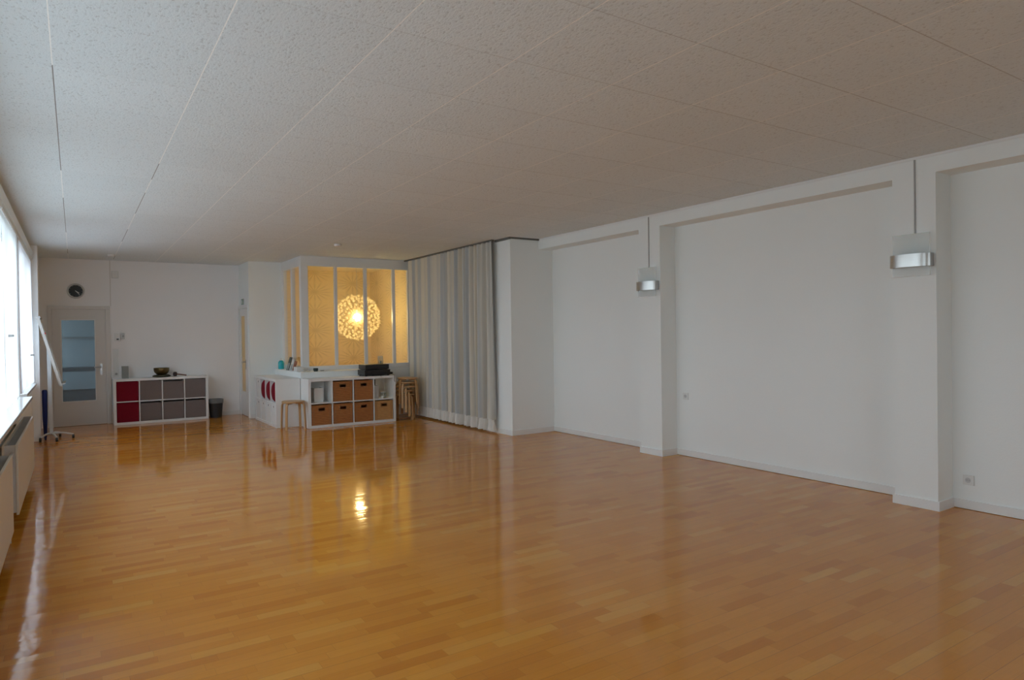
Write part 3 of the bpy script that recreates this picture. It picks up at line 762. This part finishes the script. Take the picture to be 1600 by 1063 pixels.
# loose things in the open cubes
x, z = cell(0, 1)
t = thing('file_holder', (L2[0]+x+.165, L2[1]+.13, z), 'white upright file holder in the open upper left cube', 'file holder')
B(-.075, .075, 0, .006, 0, .23).build('front_panel', 'paper', t); MB().box(-.075, -.071, .006, .2, 0, .23).box(.071, .075, .006, .2, 0, .23).box(-.071, .071, .006, .2, 0, .005).build('side_walls', 'paper', t)
x, z = cell(3, 1)
t = thing('file_holder', (L2[0]+x+.06, L2[1]+.10, z), 'grey-white file holder in the open upper right cube', 'file holder')
B(-.05, .05, 0, .006, 0, .22).build('front_panel', 'light_grey', t); MB().box(-.05, -.046, .006, .2, 0, .22).box(.046, .05, .006, .2, 0, .22).box(-.046, .046, .006, .2, 0, .005).build('side_walls', 'light_grey', t)
t = thing('glass_jar', (L2[0]+x+.215, L2[1]+.14, z), 'small clear jar in the open upper right cube of the booth shelf', 'jar')
MB().lathe([(.045, 0), (.05, .01), (.05, .09), (.046, .09), (.046, .012), (.01, .008)], 24).build('jar_body', 'clear_thin', t, smooth=True); MB().lathe([(.052, .09), (.052, .105)], 24).build('lid', 'light_grey', t)
t = thing('candle', (L2[0]+x+.16, L2[1]+.06, z), 'short white candle in front of the clear jar in the booth shelf', 'candle')
MB().lathe([(.022, 0), (.023, .003), (.023, .04), (.02, .043)], 18).build('wax', 'paper', t, smooth=True); MB().tube([(0, 0, .043), (0, 0, .05)], .001, 5).build('wick', 'dark', t)
t = thing('dark_bag', (L2[0]+x+.085, L2[1]+.31, z), 'dark folded cloth standing at the back of the open upper right cube', 'cloth')
sheet(-.05, .05, 0, 0, .31, .008, .05, 3, ny=20, nz=4).build('cloth', 'dark', t, rot=(0, 0, PI/2))
t.children[0].modifiers.new('s', 'SOLIDIFY').thickness = .01
# stereo
t = thing('amplifier', (4.32, 10.90, CH), 'black amplifier forming the lower box of the stereo on the booth shelf', 'stereo')
B(-.265, .19, -.17, .17, .012, .105).build('housing', 'black', t, bevel=.004)
for a in (-.23, .16):
    for b_ in (-.14, .14): MB().lathe([(.018, 0), (.02, .012)], 14, (a, b_, 0)).build('foot', 'black_matt', t)
for a in (-.2, -.14, .12): MB().lathe([(.014, -.17), (.013, -.185)], 16, (a, 0, .055), 'y').build('knob', 'black_matt', t)
t = thing('disc_player', (4.28, 10.90, CH+.105), 'black disc player stacked on top of the amplifier on the booth shelf', 'stereo')
B(-.21, .21, -.165, .165, .008, .088).build('housing', 'black', t, bevel=.004)
B(-.09, .05, -.1675, -.165, .05, .062).build('disc_tray', 'black_matt', t); B(.08, .15, -.1675, -.165, .04, .062).build('display', 'dark', t)
for a in (-.18, .18): B(a-.015, a+.015, -.14, .14, 0, .008).build('foot', 'black_matt', t)
def wig(n, c, r, seed):
    rnd = random.Random(seed); return [(c[0]+rnd.uniform(-r, r), c[1]+rnd.uniform(-r, r), c[2]+abs(rnd.uniform(0, r*.9))) for _ in range(n)]
def smoothpts(p, k=4):
    out = []
    for i in range(len(p)-1):
        p0, p1, p2, p3 = [Vector(p[max(0, min(len(p)-1, i+d))]) for d in (-1, 0, 1, 2)]
        for s in range(k):
            t_ = s/k; out.append(.5*((2*p1)+(-p0+p2)*t_+(2*p0-5*p1+4*p2-p3)*t_*t_+(-p0+3*p1-3*p2+p3)*t_**3))
    out.append(Vector(p[-1])); return out
t = thing('audio_cable', (4.56, 10.88, CH), 'tangle of black audio cable at the right of the stereo', 'cable')
MB().tube(smoothpts(wig(16, (0, 0, .008), .052, 4)), .007, 6).build('coil', 'black', t, smooth=True)
MB().tube(smoothpts([(0, -.05, .02), (0, -.15, .012), (.002, -.19, .006), (.005, -.197, -.03), (.0, -.197, -.08), (.012, -.197, -.11)]), .004, 6).build('hanging_lead', 'black', t, smooth=True)
MB().tube(smoothpts([(-.36, -.10, .006), (-.30, -.16, .006), (-.25, -.19, .006), (-.235, -.197, -.012)]), .004, 6).build('loose_lead', 'black', t, smooth=True)
t = thing('glass_holder', (4.415, 10.93, CH+.193), 'clear glass candle holder standing on top of the black disc player', 'glass')
MB().lathe([(.045, 0), (.048, .004), (.048, .135), (.045, .135), (.045, .008), (.01, .006)], 28).build('cylinder', 'clear_thin', t, smooth=True); MB().lathe([(.016, .01), (.016, .05)], 14).build('candle', 'paper', t)

# -- side shelf, its open front towards the windows
L3, R3 = (2.70, 12.62, 0), -PI/2      # local x runs towards the camera, local y towards +x
shelf_unit(L3, R3, 'white eight-cube shelf at the booth side with its open front facing the windows')
def zafu():
    t = thing('round_cushion', (0, 0, 0), '-', 'cushion', group='crimson round cushions in the side shelf')
    MB().lathe([(.03, -.075), (.13, -.072), (.158, -.05), (.163, 0), (.158, .05), (.13, .072), (.03, .075)], 32, axis='y').build('cover', 'red_fabric', t, smooth=True)
    MB().lathe([(.164, -.004), (.167, 0), (.164, .004)], 32, axis='y', cap=False).build('piping', 'red_fabric', t, smooth=True)
    return t
zf = zafu(); first = True
for i in (1, 2, 3):
    x, z = cell(i, 1); p = at(L3, R3, x+cw/2, .082, z+.168)
    lab = 'crimson round cushion in the upper row of the side shelf, %s' % ('farthest of three', 'middle one', 'nearest the stool')[i-1]
    if first: zf.location = p; zf.rotation_euler = (0, 0, R3); zf['label'] = lab; first = False
    else: dup(zf, p, R3, lab)
def filebox():
    t = thing('cardboard_box', (0, 0, 0), '-', 'box', group='white file boxes in the side shelf')
    w, hh = .32, .335
    B(-w/2, w/2, 0, .33, 0, hh).build('body', 'paper', t, bevel=.003)
    MB().lathe([(.016, -.001), (.016, .002)], 16, (-.0, 0, hh-.05), 'y').build('finger_hole', 'dark', t)
    return t
fb = filebox(); first = True
for (i, j) in ((0, 1), (0, 0), (1, 0), (2, 0), (3, 0)):
    x, z = cell(i, j); p = at(L3, R3, x+cw/2, .012, z+.001)
    lab = 'white file box in the side shelf, %s row, %s column from the far end' % ('upper' if j else 'lower', ordn[i])
    if first: fb.location = p; fb.rotation_euler = (0, 0, R3); fb['label'] = lab; first = False
    else: dup(fb, p, R3, lab)

# things on the booth ledge
t = thing('soap_bottle', (3.165, 12.62, ZL), 'turquoise pump bottle at the back end of the booth ledge', 'bottle')
MB().lathe([(.045, 0), (.05, .01), (.05, .125), (.035, .15), (.015, .16)], 24).build('body', 'turquoise', t, smooth=True); MB().lathe([(.018, .158), (.02, .19), (.012, .2)], 14).build('cap', 'socket', t, smooth=True)
def card(name, loc, w, hh, mat, lean, label, th=.012, mat2='paper'):
    t = thing(name, loc, label, 'card')
    rot = R_(math.radians(lean), 3, 'Y')
    MB().box(-th/2, th/2, -w/2, w/2, 0, hh, rot).build('cover', mat, t); MB().box(-th/2-.001, -th/2, -w/2+.01, w/2-.01, .01, hh*.55, rot).build('print', mat2, t)
card('leaflet_stand', (3.145, 12.10, ZL), .15, .235, 'card_dark', 16, 'dark leaflet leaning on the booth ledge beside the turquoise bottle', mat2='card_grey')
card('photo_card', (3.155, 11.92, ZL), .13, .20, 'paper', 14, 'pale card leaning between the dark and the rust leaflets on the ledge', .008, 'card_grey')
card('leaflet', (3.16, 11.76, ZL), .13, .17, 'card_brown', 14, 'rust-brown leaflet leaning on the booth ledge near the corner post', .014, 'card_brown')
t = thing('tissue_box', (3.18, 11.52, ZL), 'small white box on the booth ledge just left of the corner post', 'box')
B(-.06, .06, -.10, .10, 0, .075).build('carton', 'paper', t, bevel=.003); B(-.025, .025, -.05, .05, .075, .077).build('slot', 'light_grey', t)
t = thing('spectacles', (3.22, 11.22, ZL), 'pair of thin metal spectacles lying on the booth ledge corner', 'spectacles')
ring = [(.032*math.cos(a*PI/8), 0, .022+.02*math.sin(a*PI/8)) for a in range(17)]
for s_ in (-.038, .038): MB().tube([(p[0]+s_, p[1], p[2]) for p in ring], .0022, 6).build('lens_rim', 'steel', t, smooth=True)
MB().tube([(-.008, 0, .026), (.008, 0, .026)], .002, 6).tube([(-.07, 0, .026), (-.068, .12, .006)], .002, 6).tube([(.07, 0, .026), (.068, .12, .006)], .002, 6).build('temples', 'steel', t)
t = thing('tea_light_holder', (3.385, 11.24, ZL), 'small dark round candle holder on the ledge below the first pane', 'candle holder')
MB().lathe([(.03, 0), (.04, .02), (.04, .055), (.034, .055), (.032, .02), (.01, .012)], 22).build('cup', 'card_dark', t, smooth=True)
t = thing('pot_lid', (3.50, 11.25, ZL), 'tiny grey dish on the ledge right of the dark candle holder', 'dish')
MB().lathe([(.02, 0), (.035, .012), (.036, .016), (.02, .008)], 22).build('dish_body', 'grey_strip', t, smooth=True)

# ------------------------------------------------------------------ stools
def stool(loc, rz, label, group=None):
    t = thing('stool', loc, label, 'stool', rz, group)
    MB().lathe([(.170, .425), (.175, .428), (.175, .447), (.172, .45)], 40).build('seat', 'birch', t, smooth=True)
    for k in range(4):
        a = k*PI/2
        prof = [(.05, .414), (.15, .414), (.172, .410), (.186, .398), (.193, .38), (.196, .35), (.205, .18), (.212, 0)]
        pts_ = [(r*math.cos(a), r*math.sin(a), z) for r, z in prof]
        side = (-math.sin(a), math.cos(a), 0)
        m = MB(); bm = m.bm; rings = []
        P = [Vector(p) for p in pts_]
        for i, p in enumerate(P):
            tt = (P[min(i+1, len(P)-1)]-P[max(i-1, 0)]).normalized(); s_ = Vector(side); n_ = tt.cross(s_).normalized()
            if i == len(P)-1: n_ = Vector((math.cos(a), math.sin(a), 0))
            hw, ht = .0195, .009
            if i and n_.dot(rings[-1][1]) < 0: n_ = -n_
            rings.append(([bm.verts.new(p+s_*u+n_*v) for u, v in ((hw, ht), (-hw, ht), (-hw, -ht), (hw, -ht))], n_))
        for (r0, _), (r1, _) in zip(rings, rings[1:]):
            for i in range(4): bm.faces.new((r0[i], r0[(i+1) % 4], r1[(i+1) % 4], r1[i]))
        bm.faces.new(rings[0][0][::-1]); bm.faces.new(rings[-1][0])
        m.build('leg', 'birch', t, bevel=.003)
    return t
st = stool((2.90, 10.86, 0), math.radians(45), 'single round bent-birch stool standing at the end of the side shelf')
SX, SY = 4.835, 10.88
lv = ['standing on the floor at the bottom', 'second from the bottom', 'in the middle', 'second from the top', 'topmost, its seat uncovered']
for k in range(5):
    s = dup(st, (SX+.012*k, SY-.006*k, .07*k), math.radians(14-20*k), 'bent-birch stool in the stack beside the curtain, '+lv[k])
    s['group'] = 'stacked stools beside the curtain'

# ------------------------------------------------------------------ flip chart
t = thing('flip_chart', (-.315, 12.05, 0), 'flip chart on a wheeled stand seen edge-on beside the windows', 'flip chart')
MB().tube([(0, 0, .085), (-.015, 0, 1.45)], 0, sq=(.05, .035), up=(0, 1, 0)).build('post', 'light_grey', t, bevel=.004)
rt = math.atan2(.25, .96)
bd = MB(); bd.box(-.012, .012, -.34, .34, -.50, .50, R_(-rt, 3, 'Y')); b_ = bd.build('board', 'white_lac', t, loc=(.005, 0, 1.305), bevel=.002)
fe = MB()
for z in (-.51, .50): fe.box(-.018, .018, -.35, .35, z, z+.012, R_(-rt, 3, 'Y'))
for y_ in (-.352, .34): fe.box(-.018, .018, y_, y_+.012, -.51, .512, R_(-rt, 3, 'Y'))
fe.build('board_frame', 'alu', t, loc=(.005, 0, 1.305))
m = MB(); m.box(.018, .06, -.32, .32, -.50, -.485, R_(-rt, 3, 'Y')); m.build('pen_tray', 'alu', t, loc=(.005, 0, 1.305))
m = MB(); m.box(.012, .03, -.345, -.30, .26, .285, R_(-rt, 3, 'Y')); m.build('clamp', 'redmark', t, loc=(.005, 0, 1.305))
m = MB(); m.box(-.03, .03, -.355, .355, .50, .53, R_(-rt, 3, 'Y')); m.build('paper_clamp', 'light_grey', t, loc=(.005, 0, 1.305))
feet = [(.27, -.02), (.07, -.30), (.10, .32), (-.13, -.18)]
for fx_, fy_ in feet:
    MB().tube(smoothpts([(0, 0, .085), (fx_*.4, fy_*.4, .095), (fx_*.9, fy_*.9, .066), (fx_, fy_, .058)]), .014, 8).build('base_arm', 'light_grey', t, smooth=True)
    c = MB().lathe([(.026, -.016), (.03, -.012), (.03, .012), (.026, .016)], 18, (fx_, fy_, .0301), 'x').build('castor', 'black', t, smooth=True)
o = MB().lathe([(.014, .10), (.022, .2), (.032, .45), (.034, .82), (.026, .84)], 18).build('rolled_mat', 'blue', None, loc=(-.39, 12.10, 0), smooth=True)
tag(o, 'dark blue rolled mat standing upright behind the flip chart post', 'mat')
o.data.transform(Matrix.Translation((0, 0, -.10))); 

# ------------------------------------------------------------------ radiators
def radiator(y0, y1, label):
    t = thing('radiator', (-.385, (y0+y1)/2, .12), label, 'radiator', group='radiators under the windowsill')
    w = y1-y0
    B(-.018, 0, -w/2, w/2, 0, .545).build('front_panel', 'radiator', t, bevel=.004)
    B(-.10, -.085, -w/2, w/2, 0, .545).build('rear_panel', 'radiator', t)
    m = MB()
    for k in range(int(w/.05)): y_ = -w/2+.03+k*.05; m.box(-.084, -.019, y_-.001, y_+.001, .02, .52)
    f = m.build('convector_fins', 'light_grey', t)
    B(-.084, -.019, -w/2, -w/2+.012, .02, .545).build('end_panel', 'light_grey', t); B(-.084, -.019, w/2-.012, w/2, .02, .545).build('end_panel', 'light_grey', t)
    for y_ in (-w/2+.3, w/2-.3): B(-.153, -.10, y_-.02, y_+.02, .08, .5).build('wall_bracket', 'light_grey', t)
    return t
radiator(6.45, 8.80, 'flat cream radiator under the far end of the windowsill')
radiator(2.9, 5.90, 'flat cream radiator under the windowsill nearest the camera')
t = thing('radiator_valve', (-.42, 6.02, .60), 'black thermostatic radiator valve in the gap between the two radiators', 'valve')
MB().lathe([(.022, 0), (.026, .01), (.026, .075), (.02, .085)], 16, (.0, -.06, 0), 'y').build('valve_head', 'black', t, smooth=True)
MB().tube([(0, .02, 0), (0, .42, 0)], .012, 8).build('valve_body', 'steel', t)
MB().tube([(0, .05, 0), (0, .05, -.60)], .008, 8).build('pipe', 'light_grey', t)

# ------------------------------------------------------------------ ceiling detectors
for (x, y, lab) in ((3.35, 9.90, 'small white smoke detector on the ceiling in front of the booth'), (.52, 12.72, 'small white smoke detector on the ceiling near the far door')):
    t = thing('smoke_detector', (x, y, H), lab, 'smoke detector', group='smoke detectors on the ceiling')
    MB().lathe([(.055, 0), (.055, -.012), (.048, -.03), (.02, -.038)], 28).build('housing', 'paper', t, smooth=True)
    MB().lathe([(.05, -.014), (.052, -.018), (.05, -.022)], 28, cap=False).build('vent_ring', 'light_grey', t, smooth=True)
